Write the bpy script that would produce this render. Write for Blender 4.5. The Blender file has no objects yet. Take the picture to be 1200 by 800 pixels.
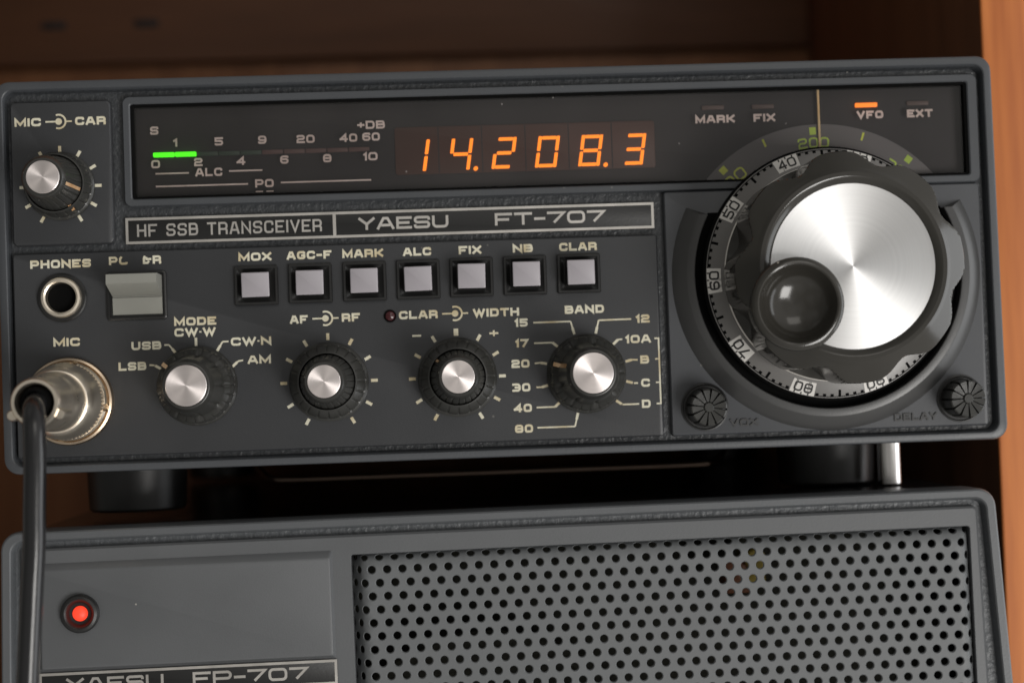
import bpy, bmesh, math, random
from mathutils import Vector, Matrix
random.seed(7)
S = bpy.context.scene
C = S.collection
PI = math.pi
MM = 0.001
Z0 = 0.118            # the shelf is z = 0; measurements below are in mm from the radio's lower left front corner

# ------------------------------------------------------------------ camera, world, lamps, exposure
cd = bpy.data.cameras.new('camera')
cam = bpy.data.objects.new('camera', cd)
C.objects.link(cam)
S.camera = cam
cd.sensor_width = 36.0
cd.lens = 59.68
cd.clip_start = 0.01
cd.clip_end = 20.0
_y, _p, _r = -0.0422249, 0.0274324, -0.0347469
_M = (Matrix.Rotation(_y, 3, 'Y') @ Matrix.Rotation(_p, 3, 'X') @ Matrix.Rotation(_r, 3, 'Z'))
_B = Matrix(((1, 0, 0), (0, 0, -1), (0, 1, 0)))      # (right, up, towards viewer) -> world
cam.matrix_world = Matrix.Translation((0.1032, -0.40295, 0.0165 + Z0)) @ (_B @ _M).to_4x4()
cd.dof.use_dof = True
cd.dof.focus_distance = 0.392
cd.dof.aperture_fstop = 8.5
cd.dof.aperture_blades = 7

W = bpy.data.worlds.new('World')
S.world = W
W.use_nodes = True
wn, wl = W.node_tree.nodes, W.node_tree.links
bg = wn['Background']
tc = wn.new('ShaderNodeTexCoord')
nz = wn.new('ShaderNodeTexNoise')
nz.inputs['Scale'].default_value = 1.6
nz.inputs['Detail'].default_value = 2.0
rp = wn.new('ShaderNodeValToRGB')
rp.color_ramp.elements[0].position = 0.26
rp.color_ramp.elements[0].color = (0.26, 0.255, 0.235, 1)
rp.color_ramp.elements[1].position = 0.72
rp.color_ramp.elements[1].color = (0.95, 0.92, 0.88, 1)
wl.new(tc.outputs['Generated'], nz.inputs['Vector'])
sx = wn.new('ShaderNodeSeparateXYZ')
wl.new(tc.outputs['Generated'], sx.inputs['Vector'])
ma = wn.new('ShaderNodeMath')
ma.operation = 'MULTIPLY_ADD'
ma.inputs[1].default_value = 0.24
mb = wn.new('ShaderNodeMath')
mb.operation = 'MULTIPLY_ADD'
mb.inputs[1].default_value = -0.06
wl.new(sx.outputs['Z'], mb.inputs[0])
wl.new(nz.outputs['Fac'], mb.inputs[2])
wl.new(sx.outputs['X'], ma.inputs[0])
wl.new(mb.outputs[0], ma.inputs[2])
wl.new(ma.outputs[0], rp.inputs['Fac'])
wl.new(rp.outputs['Color'], bg.inputs['Color'])
bg.inputs['Strength'].default_value = 0.64


def area(name, direction, dist, size, power, color):
    d = Vector((direction[0], -direction[2], direction[1])).normalized()
    t = Vector((0.12, 0.0, 0.045 + Z0))
    l = bpy.data.lights.new(name, 'AREA')
    l.shape = 'RECTANGLE'
    l.size, l.size_y = size
    l.energy = power
    l.color = color
    o = bpy.data.objects.new(name, l)
    C.objects.link(o)
    o.location = t + d * dist
    o.rotation_euler = (-d).to_track_quat('-Z', 'Y').to_euler()
    return o


area('window_light', (0.50, -0.40, 0.78), 1.7, (0.60, 0.75), 17.5, (1.0, 0.975, 0.94))
area('side_window_light', (0.98, -0.08, 0.15), 1.5, (0.9, 1.3), 8.0, (0.94, 0.97, 1.0))
area('top_fill_light', (0.30, 0.65, 0.9), 2.0, (0.9, 0.6), 2.5, (1.0, 0.95, 0.88))  # soft fill added from above, no lamp is known there

S.view_settings.view_transform = 'Standard'
S.view_settings.look = 'None'
S.view_settings.exposure = 0.0
S.view_settings.gamma = 1.0

# ------------------------------------------------------------------ materials


def new_mat(name):
    m = bpy.data.materials.new(name)
    m.use_nodes = True
    nt = m.node_tree
    return m, nt.nodes, nt.links, nt.nodes['Principled BSDF']


def plastic(name, col, rough=0.45, grain=2500.0, bump=0.12, var=0.12, dust=0.0, spec=0.5, dist=0.0002, smudge=0.1, coat=0.0):
    """moulded plastic or paint: fine grain, slow tone and gloss variation, dust specks"""
    m, n, l, b = new_mat(name)
    t = n.new('ShaderNodeTexCoord')
    a = n.new('ShaderNodeTexNoise')
    a.inputs['Scale'].default_value = 45.0
    a.inputs['Detail'].default_value = 5.0
    l.new(t.outputs['Object'], a.inputs['Vector'])
    mx = n.new('ShaderNodeMix')
    mx.data_type = 'RGBA'
    mx.inputs['A'].default_value = (*[c * (1 - var) for c in col], 1)
    mx.inputs['B'].default_value = (*[min(1, c * (1 + var)) for c in col], 1)
    l.new(a.outputs['Fac'], mx.inputs['Factor'])
    out = mx.outputs['Result']
    if dust > 0:
        v = n.new('ShaderNodeTexVoronoi')
        v.inputs['Scale'].default_value = 260.0
        l.new(t.outputs['Object'], v.inputs['Vector'])
        lt = n.new('ShaderNodeMath')
        lt.operation = 'LESS_THAN'
        lt.inputs[1].default_value = 0.075
        l.new(v.outputs['Distance'], lt.inputs[0])
        sp = n.new('ShaderNodeSeparateColor')
        l.new(v.outputs['Color'], sp.inputs['Color'])
        g = n.new('ShaderNodeMath')
        g.operation = 'GREATER_THAN'
        g.inputs[1].default_value = 1.0 - dust
        l.new(sp.outputs['Red'], g.inputs[0])
        k = n.new('ShaderNodeMath')
        k.operation = 'MULTIPLY'
        l.new(lt.outputs[0], k.inputs[0])
        l.new(g.outputs[0], k.inputs[1])
        k2 = n.new('ShaderNodeMath')
        k2.operation = 'MULTIPLY'
        l.new(k.outputs[0], k2.inputs[0])
        l.new(sp.outputs['Green'], k2.inputs[1])
        m2 = n.new('ShaderNodeMix')
        m2.data_type = 'RGBA'
        m2.inputs['B'].default_value = (0.42, 0.40, 0.36, 1)
        l.new(k2.outputs[0], m2.inputs['Factor'])
        l.new(out, m2.inputs['A'])
        out = m2.outputs['Result']
    l.new(out, b.inputs['Base Color'])
    r = n.new('ShaderNodeMapRange')
    r.inputs['To Min'].default_value = max(0.02, rough - smudge)
    r.inputs['To Max'].default_value = min(1, rough + smudge)
    l.new(a.outputs['Fac'], r.inputs['Value'])
    l.new(r.outputs['Result'], b.inputs['Roughness'])
    b.inputs['Specular IOR Level'].default_value = spec
    b.inputs['Coat Weight'].default_value = coat
    if bump > 0:
        f = n.new('ShaderNodeTexNoise')
        f.inputs['Scale'].default_value = grain
        f.inputs['Detail'].default_value = 2.0
        l.new(t.outputs['Object'], f.inputs['Vector'])
        bp = n.new('ShaderNodeBump')
        bp.inputs['Strength'].default_value = bump
        bp.inputs['Distance'].default_value = dist
        l.new(f.outputs['Fac'], bp.inputs['Height'])
        l.new(bp.outputs['Normal'], b.inputs['Normal'])
    return m


def metal(name, col, rough, wear=0.1, bump=0.0):
    m, n, l, b = new_mat(name)
    b.inputs['Metallic'].default_value = 1.0
    t = n.new('ShaderNodeTexCoord')
    a = n.new('ShaderNodeTexNoise')
    a.inputs['Scale'].default_value = 180.0
    a.inputs['Detail'].default_value = 6.0
    l.new(t.outputs['Object'], a.inputs['Vector'])
    mx = n.new('ShaderNodeMix')
    mx.data_type = 'RGBA'
    mx.inputs['A'].default_value = (*[c * (1 - 2 * wear) for c in col], 1)
    mx.inputs['B'].default_value = (*col, 1)
    l.new(a.outputs['Fac'], mx.inputs['Factor'])
    l.new(mx.outputs['Result'], b.inputs['Base Color'])
    r = n.new('ShaderNodeMapRange')
    r.inputs['To Min'].default_value = rough * 0.7
    r.inputs['To Max'].default_value = rough * 1.3
    l.new(a.outputs['Fac'], r.inputs['Value'])
    l.new(r.outputs['Result'], b.inputs['Roughness'])
    if bump:
        bp = n.new('ShaderNodeBump')
        bp.inputs['Strength'].default_value = bump
        bp.inputs['Distance'].default_value = 0.0002
        l.new(a.outputs['Fac'], bp.inputs['Height'])
        l.new(bp.outputs['Normal'], b.inputs['Normal'])
    return m


def brushed(name, col, rough, aniso):
    """aluminium turned on a lathe: circular brushing, so the light shows as two opposite wedges"""
    m, n, l, b = new_mat(name)
    b.inputs['Metallic'].default_value = 1.0
    b.inputs['Base Color'].default_value = (*col, 1)
    b.inputs['Anisotropic'].default_value = aniso
    tg = n.new('ShaderNodeTangent')
    tg.direction_type = 'RADIAL'
    tg.axis = 'Y'
    b.inputs['Anisotropic Rotation'].default_value = 0.25
    l.new(tg.outputs['Tangent'], b.inputs['Tangent'])
    t = n.new('ShaderNodeTexCoord')
    mp = n.new('ShaderNodeMapping')
    mp.inputs['Scale'].default_value = (1, 0, 1)
    l.new(t.outputs['Object'], mp.inputs['Vector'])
    ln = n.new('ShaderNodeVectorMath')
    ln.operation = 'LENGTH'
    l.new(mp.outputs['Vector'], ln.inputs[0])
    nz = n.new('ShaderNodeTexNoise')
    nz.noise_dimensions = '1D'
    nz.inputs['Scale'].default_value = 6000.0
    nz.inputs['Detail'].default_value = 3.0
    l.new(ln.outputs['Value'], nz.inputs['W'])
    n2 = n.new('ShaderNodeTexNoise')
    n2.noise_dimensions = '1D'
    n2.inputs['Scale'].default_value = 1400.0
    n2.inputs['Detail'].default_value = 4.0
    l.new(ln.outputs['Value'], n2.inputs['W'])
    n3 = n.new('ShaderNodeTexNoise')
    n3.inputs['Scale'].default_value = 90.0
    n3.inputs['Detail'].default_value = 5.0
    l.new(t.outputs['Object'], n3.inputs['Vector'])
    av = n.new('ShaderNodeMath')
    av.operation = 'ADD'
    l.new(n2.outputs['Fac'], av.inputs[0])
    l.new(n3.outputs['Fac'], av.inputs[1])
    cm = n.new('ShaderNodeMix')
    cm.data_type = 'RGBA'
    cm.inputs['A'].default_value = (*[c * 0.95 for c in col], 1)
    cm.inputs['B'].default_value = (*[min(1, c * 1.03) for c in col], 1)
    mr = n.new('ShaderNodeMapRange')
    mr.inputs['From Min'].default_value = 0.6
    mr.inputs['From Max'].default_value = 1.4
    l.new(av.outputs[0], mr.inputs['Value'])
    l.new(mr.outputs['Result'], cm.inputs['Factor'])
    l.new(cm.outputs['Result'], b.inputs['Base Color'])
    r = n.new('ShaderNodeMapRange')
    r.inputs['To Min'].default_value = rough * 0.75
    r.inputs['To Max'].default_value = rough * 1.25
    l.new(nz.outputs['Fac'], r.inputs['Value'])
    l.new(r.outputs['Result'], b.inputs['Roughness'])
    return m


def emit(name, col, strength, base=(0.02, 0.02, 0.02)):
    m, n, l, b = new_mat(name)
    b.inputs['Base Color'].default_value = (*base, 1)
    b.inputs['Emission Color'].default_value = (*col, 1)
    b.inputs['Emission Strength'].default_value = strength
    b.inputs['Roughness'].default_value = 0.5
    return m


def glass(name, tint, rough=0.03):
    m, n, l, b = new_mat(name)
    n.remove(b)
    tr = n.new('ShaderNodeBsdfTransparent')
    tr.inputs['Color'].default_value = (*tint, 1)
    gl = n.new('ShaderNodeBsdfGlossy')
    gl.inputs['Roughness'].default_value = rough
    gl.inputs['Color'].default_value = (0.9, 0.9, 0.9, 1)
    fr = n.new('ShaderNodeFresnel')
    fr.inputs['IOR'].default_value = 1.45
    # dust haze and fine scratches lie on the pane
    t = n.new('ShaderNodeTexCoord')
    v = n.new('ShaderNodeTexVoronoi')
    v.inputs['Scale'].default_value = 160.0
    l.new(t.outputs['Object'], v.inputs['Vector'])
    lt = n.new('ShaderNodeMath')
    lt.operation = 'LESS_THAN'
    lt.inputs[1].default_value = 0.035
    l.new(v.outputs['Distance'], lt.inputs[0])
    nz = n.new('ShaderNodeTexNoise')
    nz.inputs['Scale'].default_value = 30.0
    nz.inputs['Detail'].default_value = 4.0
    l.new(t.outputs['Object'], nz.inputs['Vector'])
    mr = n.new('ShaderNodeMapRange')
    mr.inputs['From Min'].default_value = 0.35
    mr.inputs['From Max'].default_value = 0.75
    mr.inputs['To Min'].default_value = 0.008
    mr.inputs['To Max'].default_value = 0.034
    l.new(nz.outputs['Fac'], mr.inputs['Value'])
    ad = n.new('ShaderNodeMath')
    ad.operation = 'MULTIPLY_ADD'
    ad.inputs[1].default_value = 0.25
    l.new(lt.outputs[0], ad.inputs[0])
    l.new(mr.outputs['Result'], ad.inputs[2])
    df = n.new('ShaderNodeBsdfDiffuse')
    df.inputs['Color'].default_value = (0.55, 0.52, 0.50, 1)
    m0 = n.new('ShaderNodeMixShader')
    l.new(ad.outputs[0], m0.inputs['Fac'])
    l.new(tr.outputs[0], m0.inputs[1])
    l.new(df.outputs[0], m0.inputs[2])
    mx = n.new('ShaderNodeMixShader')
    l.new(fr.outputs[0], mx.inputs['Fac'])
    l.new(m0.outputs[0], mx.inputs[1])
    l.new(gl.outputs[0], mx.inputs[2])
    l.new(mx.outputs[0], n['Material Output'].inputs['Surface'])
    return m


def wood(name, dark, light, rough, scale=(60, 60, 3.0), seed=0.0):
    m, n, l, b = new_mat(name)
    t = n.new('ShaderNodeTexCoord')
    mp = n.new('ShaderNodeMapping')
    mp.inputs['Scale'].default_value = scale
    mp.inputs['Location'].default_value = (seed, seed * 0.7, seed * 1.3)
    l.new(t.outputs['Object'], mp.inputs['Vector'])
    a = n.new('ShaderNodeTexNoise')
    a.inputs['Scale'].default_value = 1.0
    a.inputs['Detail'].default_value = 8.0
    a.inputs['Roughness'].default_value = 0.6
    a.inputs['Distortion'].default_value = 0.6
    l.new(mp.outputs['Vector'], a.inputs['Vector'])
    m2 = n.new('ShaderNodeMapping')
    m2.inputs['Scale'].default_value = tuple(s * 9 for s in scale)
    l.new(t.outputs['Object'], m2.inputs['Vector'])
    f = n.new('ShaderNodeTexNoise')
    f.inputs['Scale'].default_value = 1.0
    f.inputs['Detail'].default_value = 4.0
    l.new(m2.outputs['Vector'], f.inputs['Vector'])
    ad = n.new('ShaderNodeMath')
    ad.operation = 'MULTIPLY_ADD'
    ad.inputs[1].default_value = 0.35
    l.new(f.outputs['Fac'], ad.inputs[0])
    l.new(a.outputs['Fac'], ad.inputs[2])
    r = n.new('ShaderNodeValToRGB')
    r.color_ramp.elements[0].position = 0.42
    r.color_ramp.elements[0].color = (*dark, 1)
    r.color_ramp.elements[1].position = 0.92
    r.color_ramp.elements[1].color = (*light, 1)
    l.new(ad.outputs[0], r.inputs['Fac'])
    l.new(r.outputs['Color'], b.inputs['Base Color'])
    b.inputs['Roughness'].default_value = rough
    bp = n.new('ShaderNodeBump')
    bp.inputs['Strength'].default_value = 0.15
    bp.inputs['Distance'].default_value = 0.0004
    l.new(ad.outputs[0], bp.inputs['Height'])
    l.new(bp.outputs['Normal'], b.inputs['Normal'])
    return m


def ink(name, col, worn, wear=0.5):
    """screen printed lettering with yellowed, rubbed patches"""
    m, n, l, b = new_mat(name)
    t = n.new('ShaderNodeTexCoord')
    a = n.new('ShaderNodeTexNoise')
    a.inputs['Scale'].default_value = 120.0
    a.inputs['Detail'].default_value = 4.0
    l.new(t.outputs['Object'], a.inputs['Vector'])
    r = n.new('ShaderNodeValToRGB')
    r.color_ramp.elements[0].position = 0.5 - wear * 0.25
    r.color_ramp.elements[0].color = (*worn, 1)
    r.color_ramp.elements[1].position = 0.55
    r.color_ramp.elements[1].color = (*col, 1)
    l.new(a.outputs['Fac'], r.inputs['Fac'])
    l.new(r.outputs['Color'], b.inputs['Base Color'])
    b.inputs['Roughness'].default_value = 0.6
    return m


def soften(m, k):
    m.node_tree.nodes['Principled BSDF'].inputs['Metallic'].default_value = k
    return m


M = {
    'rim': plastic('charcoal_rim', (0.053, 0.057, 0.063), 0.42, 1800, 0.15, dust=0.3),
    'grain': plastic('leather_grain', (0.034, 0.037, 0.041), 0.42, 900, 0.6, dust=0.05, dist=0.0006),
    'psugrain': plastic('grey_leather_grain', (0.080, 0.086, 0.093), 0.42, 900, 0.6, dust=0.03, dist=0.0006),
    'collar': plastic('dark_collar', (0.044, 0.044, 0.044), 0.34, 3000, 0.06, dust=0.05),
    'wire': metal('dull_wire', (0.26, 0.19, 0.15), 0.35, 0.1),
    'plate': plastic('charcoal_plate', (0.033, 0.0345, 0.0375), 0.48, 3000, 0.12, dust=0.12, smudge=0.14),
    'plate2': plastic('charcoal_dial_plate', (0.057, 0.060, 0.066), 0.45, 3000, 0.10, dust=0.04),
    'black': plastic('black_plastic', (0.012, 0.012, 0.012), 0.35, 1500, 0.10, dust=0.05),
    'void': plastic('matt_black', (0.003, 0.003, 0.003), 0.9, 1000, 0.0, spec=0.08),
    'knob': plastic('black_knob', (0.026, 0.026, 0.024), 0.30, 900, 0.15, var=0.5, dust=0.5, smudge=0.14),
    'gloss': plastic('glossy_black_knob', (0.030, 0.028, 0.024), 0.16, 900, 0.03, dust=0.10, smudge=0.08),
    'case': plastic('black_case_paint', (0.010, 0.010, 0.011), 0.20, 1200, 0.05, dust=0.05, smudge=0.06),
    'psu': plastic('grey_plastic', (0.092, 0.096, 0.101), 0.46, 2600, 0.14, dust=0.04, smudge=0.13),
    'psurim': plastic('grey_rim', (0.088, 0.093, 0.099), 0.42, 1800, 0.15, dust=0.08),
    'grille': plastic('grey_grille_paint', (0.110, 0.116, 0.121), 0.5, 2000, 0.08, dust=0.03),
    'switch': plastic('pale_grey_plastic', (0.245, 0.245, 0.22), 0.5, 2000, 0.08),
    'button': plastic('silver_button', (0.34, 0.32, 0.345), 0.38, 2000, 0.05, spec=0.6),
    'board': plastic('smoked_board', (0.016, 0.0135, 0.014), 0.7, 2000, 0.0),
    'screen': plastic('filter_with_glow', (0.062, 0.022, 0.011), 0.5, 2000, 0.0),  # filter tint with the digits' scattered glow put into the colour
    'scale': plastic('grey_dial_scale', (0.15, 0.145, 0.145), 0.6, 2000, 0.0),
    'skirt': plastic('silver_grey_skirt', (0.14, 0.134, 0.128), 0.34, 2500, 0.05, dust=0.05),
    'tab': plastic('white_dial_paint', (0.62, 0.60, 0.57), 0.5, 2000, 0.05),
    'cloth': plastic('speaker_cone_paper', (0.050, 0.050, 0.042), 0.95, 2000, 0.2, spec=0.1),
    'brown': plastic('brown_component', (0.20, 0.075, 0.035), 0.5),
    'yellow': plastic('yellow_component', (0.42, 0.32, 0.06), 0.5),
    'cable': plastic('black_cable', (0.012, 0.012, 0.013), 0.2, 1200, 0.08, dust=0.0, smudge=0.06),
    'red': plastic('dark_red_lens', (0.05, 0.008, 0.010), 0.2, 1000, 0.0),
    'dimlamp': plastic('dim_lamp', (0.10, 0.065, 0.055), 0.5, 1000, 0.0),
    'dimgreen': plastic('dim_green_segment', (0.030, 0.055, 0.036), 0.5, 1000, 0.0),
    'dimred': plastic('dim_red_segment', (0.11, 0.06, 0.052), 0.5, 1000, 0.0),
    'nickel': soften(metal('nickel', (0.90, 0.81, 0.68), 0.30, 0.05, 0.0), 0.95),
    'brass': metal('tarnished_ring', (0.58, 0.46, 0.34), 0.28, 0.15, 0.05),
    'chrome': metal('chrome', (0.85, 0.83, 0.82), 0.16, 0.05),
    'silver': metal('silver_trim', (0.72, 0.69, 0.65), 0.38, 0.08),
    'alu': brushed('turned_aluminium', (0.71, 0.71, 0.71), 0.45, 0.78),
    'alusmall': brushed('turned_cap_aluminium', (0.90, 0.83, 0.81), 0.40, 0.82),
    'ink': ink('cream_ink', (0.66, 0.63, 0.50), (0.50, 0.42, 0.26)),
    'peach': ink('peach_ink', (0.60, 0.42, 0.26), (0.40, 0.22, 0.10)),
    'inkpink': ink('window_ink', (0.86, 0.74, 0.68), (0.72, 0.60, 0.54)),
    'inkdark': ink('black_ink', (0.012, 0.012, 0.012), (0.02, 0.02, 0.02)),
    'inkgreen': ink('yellow_green_ink', (0.85, 0.95, 0.12), (0.68, 0.76, 0.09)),
    'inkdim': ink('dim_green_ink', (0.62, 0.85, 0.12), (0.50, 0.70, 0.10)),
    'needle': ink('gold_needle', (0.95, 0.72, 0.40), (0.90, 0.62, 0.30)),
    'digit': emit('lit_orange', (1.0, 0.225, 0.006), 1.7),
    'green': emit('lit_green', (0.07, 1.0, 0.004), 1.5),
    'vfo': emit('lit_vfo', (1.0, 0.21, 0.012), 1.6),
    'led': emit('lit_red', (1.0, 0.06, 0.025), 1.0, (0.2, 0.02, 0.01)),
    'glass': glass('smoked_window', (0.84, 0.82, 0.82)),
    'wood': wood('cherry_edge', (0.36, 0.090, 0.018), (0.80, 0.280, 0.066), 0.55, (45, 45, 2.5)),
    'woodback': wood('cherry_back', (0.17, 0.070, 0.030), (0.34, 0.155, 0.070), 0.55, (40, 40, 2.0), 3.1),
    'sideshade': wood('shade_darkened_panel', (0.070, 0.031, 0.015), (0.135, 0.062, 0.031), 0.55, (40, 40, 2.0), 1.7),  # cherry darkened so the colour holds the shade inside the cabinet
    'backshade': wood('painted_back_shade', (0.075, 0.032, 0.014), (0.145, 0.064, 0.029), 0.5, (3.0, 40, 40), 5.0),  # shadow tone of the back strip, put into the wood colour
}

# ------------------------------------------------------------------ builders (x right, z up, h towards the viewer, in mm)
OFF = {}


def P(x, z, h):
    return Vector((x * MM, -h * MM, z * MM))


def finish(name, bm, m, parent=None, at=(0, 0, 0), angle=32, smooth=True, weld=True):
    if weld:
        bmesh.ops.remove_doubles(bm, verts=bm.verts, dist=2e-6)
    bmesh.ops.recalc_face_normals(bm, faces=bm.faces)
    me = bpy.data.meshes.new(name)
    bm.to_mesh(me)
    bm.free()
    me.materials.append(m)
    if smooth:
        me.shade_smooth()
        me.set_sharp_from_angle(angle=math.radians(angle))
    o = bpy.data.objects.new(name, me)
    C.objects.link(o)
    place(o, parent, at)
    return o


def place(o, parent, at):
    OFF[o] = at
    if parent is None:
        o.location = P(*at) + Vector((0, 0, Z0))
    else:
        b = OFF[parent]
        o.parent = parent
        o.location = P(at[0] - b[0], at[1] - b[1], at[2] - b[2])


def root(name, label, cat, at):
    o = bpy.data.objects.new(name, None)
    o.empty_display_size = 0.02
    C.objects.link(o)
    place(o, None, at)
    o['label'] = label
    o['category'] = cat
    return o


def nb():
    return bmesh.new()


def sweep(bm, loops, closed=True, cap0=False, cap1=False):
    rows = [[bm.verts.new(P(*p)) for p in lp] for lp in loops]
    n = len(rows[0])
    for a, b in zip(rows, rows[1:]):
        for i in range(n if closed else n - 1):
            j = (i + 1) % n
            bm.faces.new((a[i], a[j], b[j], b[i]))
    if cap0:
        bm.faces.new(rows[0])
    if cap1:
        bm.faces.new(rows[-1])
    return rows


def fil(pts, n=6, closed=True):
    """pts (x, z, r): polyline with its corners rounded"""
    out = []
    k = len(pts)
    for i, (x, z, *rr) in enumerate(pts):
        r = rr[0] if rr else 0
        if r <= 0 or (not closed and i in (0, k - 1)):
            out.append((x, z))
            continue
        p = Vector((x, z))
        a = Vector(pts[i - 1][:2]) - p
        b = Vector(pts[(i + 1) % k][:2]) - p
        la, lb = a.length, b.length
        a.normalize()
        b.normalize()
        ang = a.angle(b)
        d = min(r / math.tan(ang / 2), la * 0.49, lb * 0.49)
        r2 = d * math.tan(ang / 2)
        c = p + (a + b).normalized() * (r2 / math.sin(ang / 2))
        s = p + a * d - c
        e = p + b * d - c
        a0 = math.atan2(s.y, s.x)
        a1 = math.atan2(e.y, e.x)
        da = (a1 - a0 + PI) % (2 * PI) - PI
        for q in range(n + 1):
            t = a0 + da * q / n
            out.append((c.x + r2 * math.cos(t), c.y + r2 * math.sin(t)))
    return out


def quad(xl, xr, zb, zt, r, h, dl=0.0, dr=0.0, n=6):
    """rounded rectangle; dl / dr push the lower corners outwards"""
    r = max(r, 0.05)
    return [(x, z, h) for x, z in fil([(xl - dl, zb, r), (xr + dr, zb, r), (xr, zt, r), (xl, zt, r)], n)]


def slab(bm, x0, x1, z0, z1, h0, h1, r=0.4, bev=0.3):
    sweep(bm, [quad(x0, x1, z0, z1, r, h0), quad(x0, x1, z0, z1, r, h1 - bev),
               quad(x0 + bev * .4, x1 - bev * .4, z0 + bev * .4, z1 - bev * .4, r, h1 - bev * .35),
               quad(x0 + bev, x1 - bev, z0 + bev, z1 - bev, r, h1)], cap0=True, cap1=True)


def lathe(bm, prof, n=64, mod=None, cap0=False, cap1=False, c=(0, 0)):
    loops = []
    for i, (r, h) in enumerate(prof):
        lp = []
        for k in range(n):
            t = 2 * PI * k / n
            rr = mod(r, h, t, i) if mod else r
            lp.append((c[0] + rr * math.cos(t), c[1] + rr * math.sin(t), h))
        loops.append(lp)
    return sweep(bm, loops, cap0=cap0, cap1=cap1)


def tube(bm, pts, rad, n=12):
    """pts (x, z, h) swept by a circle"""
    v = [Vector(p) for p in pts]
    up = Vector((0.3, 0.2, 1)).normalized()
    loops = []
    for i, p in enumerate(v):
        t = (v[min(i + 1, len(v) - 1)] - v[max(i - 1, 0)]).normalized()
        a = t.cross(up).normalized()
        up = a.cross(t).normalized()
        loops.append([tuple(p + (a * math.cos(2 * PI * k / n) + up * math.sin(2 * PI * k / n)) * rad) for k in range(n)])
    sweep(bm, loops, cap0=True, cap1=True)


def spline(pts, n=10):
    """Catmull-Rom through the points"""
    v = [Vector(p) for p in pts]
    v = [2 * v[0] - v[1]] + v + [2 * v[-1] - v[-2]]
    out = []
    for i in range(1, len(v) - 2):
        for q in range(n):
            t = q / n
            out.append(0.5 * ((2 * v[i]) + (v[i + 1] - v[i - 1]) * t + (2 * v[i - 1] - 5 * v[i] + 4 * v[i + 1] - v[i + 2]) * t * t
                              + (3 * v[i] - v[i - 1] - 3 * v[i + 1] + v[i + 2]) * t ** 3))
    out.append(v[-2])
    return [tuple(p) for p in out]


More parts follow.
